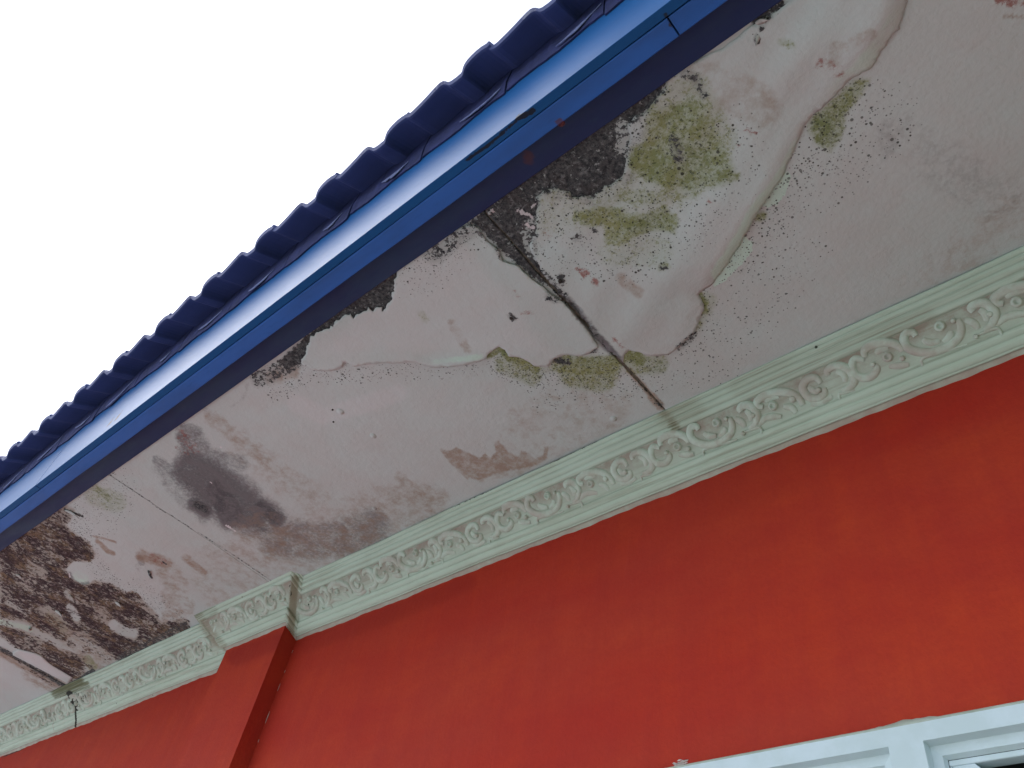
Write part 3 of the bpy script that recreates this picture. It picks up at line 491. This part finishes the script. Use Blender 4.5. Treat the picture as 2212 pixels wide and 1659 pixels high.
for gs in (.0098, .0204, .0336, .0468, .1115, .1258, .1414, .1456): GRV = np.maximum(GRV, np.clip(1-np.abs(SP-gs)/.0014, 0, 1))
def sweep(nodes, name, closed_ends=True):
    # nodes: list of functions d -> (x, y shift, z shift); d = how far the profile point stands off the wall
    d = YW-PY; V = []
    for f in nodes:
        x, dy, dz = f(d); V.append(np.stack([x, PY+dy, PZ+dz], 1))
    V = np.concatenate(V); n = len(nodes); k = len(SP)
    F = [tuple(q) for q in grid_faces(n, k)]
    # slight hand-made waviness
    V[:, 2] += .0008*np.sin(V[:, 0]*9.1)+.0004*np.sin(V[:, 0]*31+1); V[:, 1] += .0006*np.sin(V[:, 0]*13+2)
    wb = np.tile(WOB, n); V[:, 2] += wb*(.0011*np.sin(V[:, 0]*23+1)+.0008*np.sin(V[:, 0]*57)+.0007*np.sin(V[:, 0]*131+2))
    at = survey_masks(V, 'c', ('moss', 'mold', 'brown')); at['band'] = np.tile(BAND, n); at['lip'] = np.tile(LIP, n); at['groove'] = np.tile(GRV, n)
    o = mesh_obj(name, V, F, MINT, house, at, smooth=True, org=(float(V[:, 0].mean()), .99, 1.15)); return o
def run(xa, xb, dy, dz, ea=0, eb=0, st=.007):
    n = max(2, int(abs(xb-xa)/st)); L = []
    for i in range(n+1):
        t = i/n
        L.append(lambda d, t=t: ((xa+ea*d)*(1-t)+(xb+eb*d)*t, np.full(len(SP), dy), np.full(len(SP), dz)))
    return L
DY, DZ = YP-YW, .020
c_right = sweep(run(.75, XP0, 0, 0, 0, 1), 'cornice')
nodes = []
for i in range(7):      # return on the pilaster's right cheek
    t = i/6; nodes.append(lambda d, t=t: (XP0+d, np.full(len(SP), DY*t), np.full(len(SP), DZ*t-.0006)))
nodes += run(XP0, XP1, DY, DZ-.0006, 1, -1)[1:]
for i in range(1, 7):
    t = 1-i/6; nodes.append(lambda d, t=t: (XP1-d, np.full(len(SP), DY*t), np.full(len(SP), DZ*t-.0006)))
c_pil = sweep(nodes, 'cornice')
XJ = -3.36
c_left = sweep(run(XP1, XJ+.0015, 0, 0, -1, 0), 'cornice'); c_far = sweep(run(XJ-.0015, -4.9, 0, .0012), 'cornice')
c_right['label'] = 'long mint cornice length right of the pilaster'; c_pil['label'] = 'short raised cornice length wrapping the pilaster'
c_left['label'] = 'mint cornice length left of the pilaster'; c_far['label'] = 'far mint cornice length beyond the mouldy joint'

REL = {'arch_a':[(-0.0794,0.0615),(-0.0772,0.0516),(-0.066,0.0475),(-0.0482,0.0494),(-0.0311,0.0573),(-0.0228,0.0691),(-0.0223,0.0778)],
'hook_c':[(-0.0831,0.0644),(-0.0963,0.057),(-0.1054,0.0664),(-0.1072,0.0808),(-0.0985,0.0927),(-0.0836,0.0962),(-0.0707,0.0884),(-0.0713,0.0797)],
'basin':[(0.0072,0.0623),(0.0044,0.0538),(-0.0063,0.0526),(-0.013,0.0625),(-0.0122,0.0755),(-0.0003,0.0886),(0.0194,0.0984),(0.0428,0.0995),(0.0628,0.0931),(0.0734,0.0791),(0.0736,0.0647)],
'hook_r':[(0.0996,0.0633),(0.0984,0.0567),(0.106,0.0538),(0.1172,0.0566),(0.1245,0.0678),(0.1243,0.0818),(0.1146,0.094),(0.1003,0.0982)],
'arch_w':[(0.1415,0.0709),(0.1337,0.0656),(0.1358,0.0564),(0.1557,0.0529),(0.1797,0.0574),(0.1971,0.0669),(0.2079,0.0816),(0.2092,0.0959)],
'hook_d':[(0.254,0.0724),(0.2502,0.0599),(0.2365,0.0567),(0.2233,0.0646),(0.2213,0.0775),(0.2272,0.0899),(0.2414,0.0961),(0.2529,0.0914),(0.255,0.0826)],
'hook_l':[(-0.1484,0.065),(-0.147,0.0568),(-0.1337,0.0543),(-0.1197,0.0608),(-0.1116,0.0748),(-0.1123,0.0918),(-0.1255,0.0997),(-0.1395,0.0988)],
'fill_a':[(0.083,0.070),(0.092,0.080),(0.094,0.092)],'fill_b':[(0.176,0.085),(0.188,0.092),(0.192,0.104)],'fill_c':[(-0.052,0.092),(-0.036,0.098),(-0.022,0.102)],
'fill_d':[(0.118,0.098),(0.135,0.092),(0.150,0.094),(0.165,0.100)],'fill_e':[(0.222,0.100),(0.240,0.104),(0.262,0.102)],
'fill_f':[(0.014,0.072),(0.022,0.082),(0.036,0.086)],'fill_g':[(0.058,0.078),(0.052,0.086),(0.040,0.090)],'fill_h':[(-0.062,0.064),(-0.052,0.060),(-0.040,0.063)],
'fill_i':[(0.148,0.062),(0.160,0.060),(0.176,0.064)],'fill_j':[(0.232,0.070),(0.236,0.080),(0.244,0.086)],'fill_k':[(0.108,0.064),(0.113,0.074),(0.110,0.086)],'fill_l':[(-0.134,0.064),(-0.124,0.074),(-0.127,0.088)]}
SPUR = {'spur1':[(-0.004,0.1131),(-0.001,0.1022),(0.0145,0.1016),(0.0386,0.105),(0.0696,0.1081)],'spur2':[(0.1198,0.1152),(0.1186,0.1031),(0.1046,0.101),(0.0839,0.1006)],'spur3':[(-0.1484,0.1138),(-0.1454,0.1029),(-0.1342,0.1049),(-0.1182,0.1066)]}
EYES = [(-.0468, .0765, .0085), (.0461, .0637, .0085), (.1591, .0765, .0085)]
BEADS = [(-.0272, .0884, .0045), (.1974, .079, .006), (.0674, .0642, .004), (.2457, .0824, .005), (-.0733, .0789, .0045), (.086, .102, .004), (.118, .078, .005)]
def surf(x, s, h):
    b = float(np.interp(s, SP, HP))+h; return (x, .946+s*.70711-b*.70711, H-s*.70711-b*.70711)
def smooth_path(P, n=5):
    P = np.asarray(P, float); P = np.vstack([2*P[0]-P[1], P, 2*P[-1]-P[-2]]); out = []
    for i in range(1, len(P)-2):
        for t in np.linspace(0, 1, n, endpoint=False):
            a, b, c, d = P[i-1:i+3]; out.append(.5*((2*b)+(-a+c)*t+(2*a-5*b+4*c-d)*t*t+(-a+3*b-3*c+d)*t**3))
    out.append(P[-2]); return np.array(out)
def ridge(path, wd, ht):
    P = smooth_path(path, 4); n = len(P); T = np.gradient(P, axis=0); T /= np.maximum(np.linalg.norm(T, axis=1), 1e-9)[:, None]; Nn = np.stack([-T[:, 1], T[:, 0]], 1)
    V = []; K = 7
    for i in range(n):
        u = i/(n-1); k = .35+.65*math.sin(math.pi*min(1, max(0, .08+u*.84)))**.6
        for j in range(K):
            a = math.pi*j/(K-1); q = P[i]+Nn[i]*math.cos(a)*wd*k; V.append(surf(q[0], q[1], -.0008+math.sin(a)*ht*k))
    return V, [tuple(q) for q in grid_faces(n, K)]
def dome(cx, cs, r, ht, pit=0):
    V = [surf(cx, cs, ht*(1-pit))]; F = []; R = ((.3, 1-pit*.9), (.52, 1.), (.75, .8), (1., -.15)); K = 12
    for rr, hh in R:
        for j in range(K): a = 2*math.pi*j/K; V.append(surf(cx+math.cos(a)*r*rr, cs+math.sin(a)*r*rr, ht*hh))
    F += [(0, 1+(j+1) % K, 1+j) for j in range(K)]
    for i in range(3): F += [(1+i*K+j, 1+i*K+(j+1) % K, 1+(i+1)*K+(j+1) % K, 1+(i+1)*K+j) for j in range(K)]
    return V, F
ORN = []
for k, p in REL.items():
    V, F = ridge(p, .0068 if k.startswith('fill') else .0082, .0040 if k.startswith('fill') else .0062); ORN.append(('scroll', float(np.mean([a[0] for a in p])), V, F))
for k, p in SPUR.items():
    V, F = ridge(p, .0034, .0040); ORN.append(('leaf_spur', p[0][0], V, F))
for a, s, r in EYES:
    V, F = dome(a, s, r*1.15, .0068, .75); ORN.append(('rosette', a, V, F))
for a, s, r in BEADS:
    V, F = dome(a, s, r*1.2, .0065); ORN.append(('bead', a, V, F))
orn_me = []
for nm, ax, V, F in ORN:
    me = bpy.data.meshes.new(nm); c = (ax, 1.0, 1.14); me.from_pydata((np.array(V)-c).tolist(), [], F); me.update(); me.polygons.foreach_set('use_smooth', [True]*len(me.polygons)); me.materials.append(RELF); orn_me.append((nm, ax, me))
for k in range(-8, 3):
    for nm, ax, me in orn_me:
        x = -.593+.42*k+ax
        if x > .45 or x < -4.4 or abs(x-XJ) < .012: continue
        dmid = .055
        if x > XP0+dmid+.012: par, dy, dz = c_right, 0, 0
        elif x < XP1-dmid-.012: par, dy, dz = (c_left if x > XJ else c_far), 0, 0
        elif XP1-dmid+.012 < x < XP0+dmid-.012: par, dy, dz = c_pil, DY, DZ
        else: continue
        o = bpy.data.objects.new(nm, me); C.collection.objects.link(o); put(o, (x, 1.0+dy, 1.14+dz), par)

# soffit boards ----------------------------------------------------
def undul(X, Y): return .0012*np.sin(X*5+1)+.0010*np.sin(Y*11+X*3)
def board(x0, x1, jr, jl, lab):
    st = .0042; nx = int(abs(x1-x0)/st)+1; ny = int((YW-.03-YB)/st)+1
    X, Y = np.meshgrid(np.linspace(x0, x1, nx), np.linspace(YB+.004, YW-.03, ny), indexing='ij')
    jit = np.cumsum(rng.normal(0, .00028, ny)); jit = (jit-np.linspace(0, jit[-1], ny))
    X[0] += jit*jr; X[-1] += jit[::-1]*jl
    Z = H+undul(X, Y)
    e = np.minimum(np.abs(X-x0), np.abs(X-x1)); Z += -.0010*np.exp(-e/.03)
    V = np.stack([X.ravel(), Y.ravel(), Z.ravel()], 1)
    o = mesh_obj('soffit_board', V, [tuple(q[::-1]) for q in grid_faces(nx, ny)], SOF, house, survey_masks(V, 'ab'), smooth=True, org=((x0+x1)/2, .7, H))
    solid(o, .006, 1); o['label'] = lab; return o
b1 = board(J1+.0007, XR, 1, 0, 'nearest soffit board with the big sagging sheet of paint and green algae')
b2 = board(J2+.0006, J1-.0007, .2, 1, 'middle soffit board with grey and brown water stains')
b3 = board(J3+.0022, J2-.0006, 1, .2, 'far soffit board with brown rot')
b4 = board(XL, J3-.0022, 0, 1, 'farthest soffit board, pinkish and clean')

for xj in (J1, J2, J3):
    V, F = box(xj-.022, xj+.022, YE+.006, YW-.04, H+.0095, H+.035); o = mesh_obj('added_joint_backing', V, F, BACKING, house, org=(xj, .7, H+.01))  # dark strip added behind each joint to hide the lit roof cavity
    V, F = box(xj-.0045, xj+.0045, YE+.006, YW-.04, H+.0011, H+.004); mesh_obj('joint_filler', V, F, FILL, house, org=(xj, .7, H))
# loose sheets of paint --------------------------------------------
FA = [(1441,171),(1436,192),(1415,218),(1379,251),(1357,265),(1360,298),(1355,336),(1338,383),(1308,402),(1280,422),(1236,425),(1225,408),(1205,403),(1182,412),(1161,425),(1154,462),(1152,510),(1154,561),(1172,590),(1199,616),(1225,645),(1254,671),(1298,735),(1322,760),(1347,782),(1350,762),(1361,754),(1380,758),(1403,768),(1440,764),(1468,748),(1491,724),(1507,696),(1521,655),(1510,633),(1525,622),(1540,611),(1568,572),(1601,525),(1627,467),(1660,420),(1689,384),(1710,335),(1724,301),(1736,270),(1751,254),(1780,228),(1804,207),(1836,171),(1862,155),(1884,145),(1904,106),(1925,80),(1940,62),(1952,24),(1960,0),(1985,-80),(1990,-190),(1850,-100)]
FB = [(979,495),(920,537),(858,580),(853,604),(849,631),(841,656),(834,660),(830,672),(826,661),(819,661),(810,664),(802,672),(798,664),(794,667),(780,675),(770,677),(764,688),(757,676),(742,681),(733,692),(726,690),(720,705),(712,701),(689,717),(673,725),(668,738),(662,752),(651,780),(653,784),(674,797),(702,799),(736,794),(745,780),(766,788),(800,784),(855,782),(892,778),(935,788),(1002,782),(1051,772),(1055,762),(1079,746),(1092,752),(1100,766),(1131,771),(1155,788),(1186,791),(1190,780),(1198,772),(1223,763),(1253,766),(1276,760),(1292,746),(1288,735),(1270,708),(1244,677),(1219,649),(1176,616),(1145,594),(1119,569),(1088,561),(1080,539),(1052,517),(1033,489),(1016,481)]
FC = [(29,1407),(40,1400),(61,1405),(80,1410),(92,1416),(107,1431),(120,1440),(132,1447),(158,1463),(147,1475),(122,1462),(86,1443),(54,1426),(29,1413)]
def film(poly, jit, bulge, board_o, lab, st=.006, gap=.0012, rag=None):
    P = to_soffit(poly, H); out = []
    n = len(P)
    for i in range(n):
        a, b = P[i], P[(i+1) % n]; L = np.linalg.norm(b-a); k = max(1, int(L/.004)); nv = np.array([-(b-a)[1], (b-a)[0]])/max(L, 1e-6)
        off = np.cumsum(rng.normal(0, 1, k+1)); off -= np.linspace(0, off[-1], k+1); off *= (2.4 if rag and rag[0] <= i <= rag[1] else 1.)
        for j in range(k): out.append(a+(b-a)*j/k+nv*off[j]*jit)
    B = np.array(out); lo, hi = B.min(0), B.max(0)
    X, Y = np.meshgrid(np.arange(lo[0], hi[0], st), np.arange(lo[1], hi[1], st)); Q = np.stack([X.ravel(), Y.ravel()], 1); Q += rng.normal(0, st*.12, Q.shape)
    Q = Q[inside(Q, B)]; Q = Q[seg_dist(Q, B, True) > st*.5]
    nb = len(B); vs = [Vector(p) for p in B]+[Vector(p) for p in Q]
    ov, _, of, _, _, _ = delaunay_2d_cdt(vs, [], [list(range(nb))], 1, 1e-6)
    V2 = np.array([(v.x, v.y) for v in ov]); d = seg_dist(V2, B, True)
    Z = H+undul(V2[:, 0], V2[:, 1])-gap-.0004*np.clip(1-d/.02, 0, 1)
    sv = survey(np.column_stack([V2, np.full(len(V2), H)]))
    Z = Z-bulge(sv, V2, d)
    V = np.column_stack([V2, Z])
    cx, cy = V2.mean(0)
    o = mesh_obj('paint_film', V, of, SOF, board_o, survey_masks(V, 'af'), smooth=True, org=(cx, cy, H)); o['label'] = lab
    solid(o, .0007, 0); return o
edgeA = [(1503,680),(1521,655),(1510,633),(1540,611),(1601,525),(1689,384),(1724,301),(1751,254),(1804,207),(1836,171),(1884,145),(1904,106),(1940,62),(1960,0),(1990,-120)]
def bulgeA(sv, V2, d):
    e = to_soffit(edgeA); de = seg_dist(V2, e, False)
    amp = np.interp(sv[:, 1], [-100, 60, 150, 230, 300, 420, 560, 630, 700], [.018, .014, .007, .004, .010, .019, .018, .006, .002])
    t = np.clip(de/.035, 0, 1); up = np.sin(t*math.pi/2)**.8
    fall = np.clip(1-(de-.035)/.13, 0, 1); fall = fall*fall*(3-2*fall)
    z = amp*(up*fall)
    # wrinkles and a general sag of the sheet
    z = z+.0016*np.sin(sv[:, 0]*.05+sv[:, 1]*.03)*np.clip(d/.03, 0, 1)+.004*np.clip(d/.12, 0, 1)
    return z
def bulgeB(sv, V2, d):
    e = to_soffit([(653,784),(674,797),(736,794),(800,784),(892,778),(935,788),(1002,782),(1051,772),(1100,766)]); de = seg_dist(V2, e, False)
    a = np.interp(sv[:, 0], [650, 740, 760, 850, 900, 1010, 1060, 1120], [.003, .002, .004, .001, .005, .008, .002, 0])
    c = to_soffit([(1080,539),(1119,569),(1176,616),(1219,649),(1292,735)]); dc = seg_dist(V2, c, False)
    return a*np.exp(-(de/.02)**2)+.0015+.003*np.exp(-(dc/.025)**2)
film(FA, .0008, bulgeA, b1, 'large sagging sheet of loose paint stained with green algae', rag=(1, 23))
film(FB, .0007, bulgeB, b2, 'loose sheet of pale paint with a torn lower edge left of the crack', rag=(2, 27))
film(FC, .0003, lambda s, v, d: .002*np.clip(d/.01, 0, 1), b3, 'pale strip of paint left beside the far joint', .004)
# curled flakes, blisters and screw heads
def flake(px, dirpx, lpx, wpx, rise, par, mat=SOF, lab=None):
    a = np.array(px, float); u = np.array(dirpx, float); u /= np.linalg.norm(u); n_ = np.array([-u[1], u[0]]); K = 6; pts = []; hz = []
    for i in range(K+1):
        t = i/K; wv = wpx*math.sin(math.pi*(.12+.88*t))*(1-t*.3)
        for s_ in (-1, 0, 1): pts.append(a+u*lpx*t+n_*s_*wv); hz.append(.001+rise*t*t+.0012*(s_ == 0))
    xy = to_soffit(pts); V = np.column_stack([xy, H-.001-np.array(hz)])
    o = mesh_obj('paint_flake', V, [tuple(q) for q in grid_faces(K+1, 3)], mat, par, survey_masks(V, 'a'), smooth=True, org=(*xy.mean(0), H)); solid(o, .0006, 0)
    if lab: o['label'] = lab
FLK = mat_simple('bare_back_of_flake', (.52, .54, .50), (.34, .33, .30), 80)
for a in (((63,1362),(.5,-1),13,4,.014,b3,FLK), ((142,1101),(1,.38),34,3.2,.008,b3), ((322,1232),(.3,1),15,3,.006,b3), ((150,1286),(1,.7),18,3,.008,b3,FLK), ((1056,462),(.7,-.7),10,4,.008,b2,FLK),
          ((1640,70),(-.4,1),22,6,.012,b1,FLK), ((1632,50),(1,-.5),30,7,.010,b1,FLK), ((120,1318),(1,.5),20,3,.008,b3), ((35,1240),(1,.35),18,3,.008,b3,FLK), ((250,1300),(1,.5),16,3,.006,b3)): flake(*a)
def disc(px, r, z, par, mat, name, K=12, hgt=.0015):
    c = to_soffit([px])[0]; V = [(c[0], c[1], H-z-hgt)]+[(c[0]+r*math.cos(2*math.pi*j/K)*rng.uniform(.85, 1.1), c[1]+r*math.sin(2*math.pi*j/K)*rng.uniform(.85, 1.1), H-z) for j in range(K)]
    V += [(v[0], v[1], H-z+.002) for v in V[1:]]
    mesh_obj(name, V, [(0, 1+j, 1+(j+1) % K) for j in range(K)]+[(1+j, 1+K+j, 1+K+(j+1) % K, 1+(j+1) % K) for j in range(K)], mat, par, org=(*c, H))
disc((1105,685), .0042, .0042, b2, SCREW, 'screw_head'); disc((1430,577), .004, .0105, b1, SCREW, 'screw_head'); disc((1211,603), .004, .0075, b1, SCREW, 'screw_head')
for px in ((720,912), (718,886)): disc(px, .0022, .0, b2, SCREW, 'screw_head')
for px in ((809,1098), (735,890), (806,942), (1325,905)):
    c = to_soffit([px])[0]; V, F = [], []
    K = 10; V = [(c[0], c[1], H-.0035)]+[(c[0]+r*math.cos(2*math.pi*j/K), c[1]+r*math.sin(2*math.pi*j/K), H-zz) for r, zz in ((.004, .0028), (.007, .0005), (.009, -.001)) for j in range(K)]
    F = [(0, 1+j, 1+(j+1) % K) for j in range(K)]+[(1+i*K+j, 1+(i+1)*K+j, 1+(i+1)*K+(j+1) % K, 1+i*K+(j+1) % K) for i in range(2) for j in range(K)]
    mesh_obj('blister', V, F, SOF, b2, survey_masks(V, 'a'), smooth=True, org=(*c, H))

# trim strip, fascia ----------------------------------------------
def long_board(name, x0, x1, y0, y1, z0, z1, mat, par, st=.006, wave=.0, bev=.0015, lab=None):
    nx = int(abs(x1-x0)/st)+1; xs_ = np.linspace(x0, x1, nx); b = bev
    prof = [(y0, z1), (y0, z0+(z1-z0)*.6), (y0, z0+(z1-z0)*.3), (y0, z0+(z1-z0)*.14), (y0, z0+(z1-z0)*.07), (y0, z0+b*4), (y0, z0+b), (y0+b*.3, z0+b*.3), (y0+b, z0)]+[(y0+(y1-y0)*t, z0) for t in (.2, .35, .5, .65, .8)]+[(y1-b, z0), (y1-b*.3, z0+b*.3), (y1, z0+b), (y1, z1)]
    wv = wave*(np.sin(xs_*7.3)+.6*np.sin(xs_*17.1+1)+.3*np.sin(xs_*41+2)) if wave else np.zeros(nx)
    V = np.array([(x, y+(wv[i] if 8 < j else 0)*.5, z+wv[i]*.5) for i, x in enumerate(xs_) for j, (y, z) in enumerate(prof)]); K = len(prof)
    F = [tuple(q) for q in grid_faces(nx, K)]+[tuple(range(K)), tuple((nx-1)*K+j for j in range(K-1, -1, -1))]
    o = mesh_obj(name, V, F, mat, par, survey_masks(V, 'n', ('rust', 'mold')), org=((x0+x1)/2, y0, z0))
    if lab: o['label'] = lab
    return o
FZ, FY = 1.165, .2927
trim = long_board('eave_trim', -5, .9, FY+.0465, YE, 1.1925, 1.26, NAVY, house, wave=.0006, lab='dark navy strip between fascia and soffit')
c = to_soffit([(1212,266)], 1.1925)[0]
V = [(c[0], c[1], 1.1915)]+[(c[0]+r*math.cos(2*math.pi*j/14), c[1]+r*math.sin(2*math.pi*j/14), z) for r, z in ((.0035, 1.1912), (.0048, 1.1905), (.006, 1.1927)) for j in range(14)]
mesh_obj('nail_head', V, [(0, 1+j, 1+(j+1) % 14) for j in range(14)]+[(1+i*14+j, 1+(i+1)*14+j, 1+(i+1)*14+(j+1) % 14, 1+i*14+(j+1) % 14) for i in range(2) for j in range(14)], RUST, trim, org=(*c, 1.19))
dq = np.array([107-1106, 1008-829.5]); dv = dq[0]*AX[0]+dq[1]*AX[1]+FPX*AX[2]; XF = float(dv[0]*FY/dv[1])
o = long_board('fascia', -5, XF-.0015, FY, FY+.015, FZ, 1.425, FASC, house, wave=.0005, bev=.0008, lab='far glossy blue fascia board beyond the narrow joint')
fascia = long_board('fascia', XF+.0015, .9, FY, FY+.015, FZ, 1.425, FASC, house, wave=.0005, bev=.0008, lab='glossy blue outer fascia board')
XB = float(to_soffit([(1450,50)], FZ)[0][0])
long_board('fascia_backing', -5, XB-.0012, FY+.0162, FY+.047, FZ-.0006, 1.40, UND, fascia, wave=.0010, lab='long inner fascia plank')
long_board('fascia_backing', XB+.0012, .9, FY+.0164, FY+.0468, FZ+.0006, 1.40, UND, fascia, wave=.0008, lab='short inner fascia plank at the top of the picture')

# roof -------------------------------------------------------------
TP = .2065; X0T = -.521; SL = math.radians(30)
EY, EZ = .221, 1.408
nrm = np.array([0, -math.sin(SL), math.cos(SL)]); upv = np.array([0, math.cos(SL), math.sin(SL)])
U = np.array([0, .03, .06, .10, .2, .3, .37, .42, .46, .49, .515, .54, .57, .63, .69, .705, .72, .745, .78, .83, .89, .95, 1.0, 1.03])
W = np.array([.86, .66, .55, .54, .64, .78, .90, .97, .98, .90, .70, .42, .30, .24, .24, .36, .58, .80, .94, 1.03, 1.07, 1.04, .93, .80])-1.
A_ = .023; TH = .011
def tile_mesh():
    K = len(U); L = [0, .004, .08, .2, .36]; V = []; F = []; mi = []
    for l in L:
        e = -.0015 if l == 0 else 0
        for side in (0, 1):
            for u, wv in zip(U, W):
                h = wv*A_-(TH if side else 0); h = h+(e if not side else -e)
                lift = .004 if u > 1.0 else 0
                p = np.array([u*TP, 0, 0])+upv*l+nrm*(h+lift); V.append(p)
    n = 2*K
    for i in range(len(L)-1):
        for j in range(K-1):
            a = i*n+j; F.append((a, a+n, a+n+1, a+1)); mi.append(0)
            a = i*n+K+j; F.append((a, a+1, a+n+1, a+n)); mi.append(0)
    for j in range(K-1): F.append((j, j+1, j+1+K, j+K)); mi.append(1 if U[j] >= .36 and U[j] < .5 else 0)
    a = (len(L)-1)*n
    for j in range(K-1): F.append((a+j, a+j+K, a+j+1+K, a+j+1)); mi.append(0)
    for i in range(len(L)-1):
        F.append((i*n, i*n+K, i*n+n+K, i*n+n)); mi.append(0); F.append((i*n+K-1, i*n+n+K-1, i*n+n+2*K-1, i*n+2*K-1)); mi.append(0)
    me = bpy.data.meshes.new('roof_tile'); me.from_pydata([tuple(v) for v in V], [], F); me.materials.append(TILE); me.materials.append(TEDGE)
    me.polygons.foreach_set('material_index', mi); me.update(); return me
# roof deck above everything keeps the roof space dark
y1 = 3.2; zb = EZ+.02
V = []
for y, z in ((.34, EZ-.008+.119*.577), (y1, EZ-.008+(y1-.221)*.577)):
    for x in (-5, .9): V += [(x, y, z-.045), (x, y, z-.03)]
roof = mesh_obj('roof', V, [(0, 2, 6, 4), (1, 5, 7, 3), (0, 4, 5, 1), (2, 3, 7, 6), (0, 1, 3, 2), (4, 6, 7, 5)], TILE, house, org=(-2, .34, EZ)); roof['label'] = 'roof with blue wavy cement tiles along the eave'
tm = tile_mesh()
k = -6
for row in range(3):
    for k in range(-5, 21):
        x = X0T-TP*k
        org = np.array([x, EY, EZ])+upv*(row*.31+(.0 if row else rng.normal(0, .0012)))+nrm*(row*.002+.0)
        if row: org = org+nrm*.004
        o = bpy.data.objects.new('roof_tile', tm); C.collection.objects.link(o); put(o, tuple(org), roof)
        o.rotation_euler = (rng.normal(0, .003), rng.normal(0, .003), rng.normal(0, .002)) if row == 0 else (0, 0, 0)
# mortar packed under the tile waves, on top of the fascia
for k in range(-4, 20):
    x0 = X0T-TP*k; ys = FY-.004; V = []; us = np.linspace(.0, .98, 22)
    lo0 = 1.318+rng.uniform(-.004, .004)
    base = EZ+(ys-EY)*math.tan(SL)
    for u in us:
        top = base+(float(np.interp(u, U, W))*A_-TH)/math.cos(SL)+.001
        rag = lo0+.005*math.sin(u*9+k)+rng.normal(0, .0012)
        V += [(x0+u*TP, ys, top), (x0+u*TP, ys-.0015+rng.normal(0, .0006), (top+rag)/2), (x0+u*TP, ys+.002, min(rag+.02, top-.002))]
    o = mesh_obj('mortar', V, [tuple(q) for q in grid_faces(22, 3)], MORTB, roof, org=(x0, ys, 1.4)); solid(o, .003, 0)
    # pale torn scrap of weathered mortar skin, a different shape under each tile
    cx = x0+TP*rng.uniform(.55, .75); cz = base-.096+rng.uniform(-.008, .008); m_ = 9; top_, bot_ = [], []
    wl = rng.uniform(.02, .055); tilt = rng.uniform(-.1, .5)
    for i in range(m_):
        t = i/(m_-1)*2-1; mid_ = cz+tilt*t*wl+.012*t*t; th_ = (.001+.006*(1-t*t)*rng.uniform(.5, 1.3))
        top_.append((cx+t*wl, ys-.0035, mid_+th_)); bot_.append((cx+t*wl, ys-.0035, mid_-th_*rng.uniform(.4, 1.4)))
    V = top_+bot_; o = mesh_obj('mortar_scrap', V, [(i, i+1, m_+i+1, m_+i) for i in range(m_-1)], MORT, roof, org=(cx, ys, cz)); solid(o, .0012, 0)
# gable ends close the roof space at both ends of the run
for x in (-5.02, .92):
    V, F = box(x-.02, x+.0, .34, YW+.1, 1.205, 1.44); o = mesh_obj('roof_end', V, F, UND, house, org=(x, .7, 1.3))
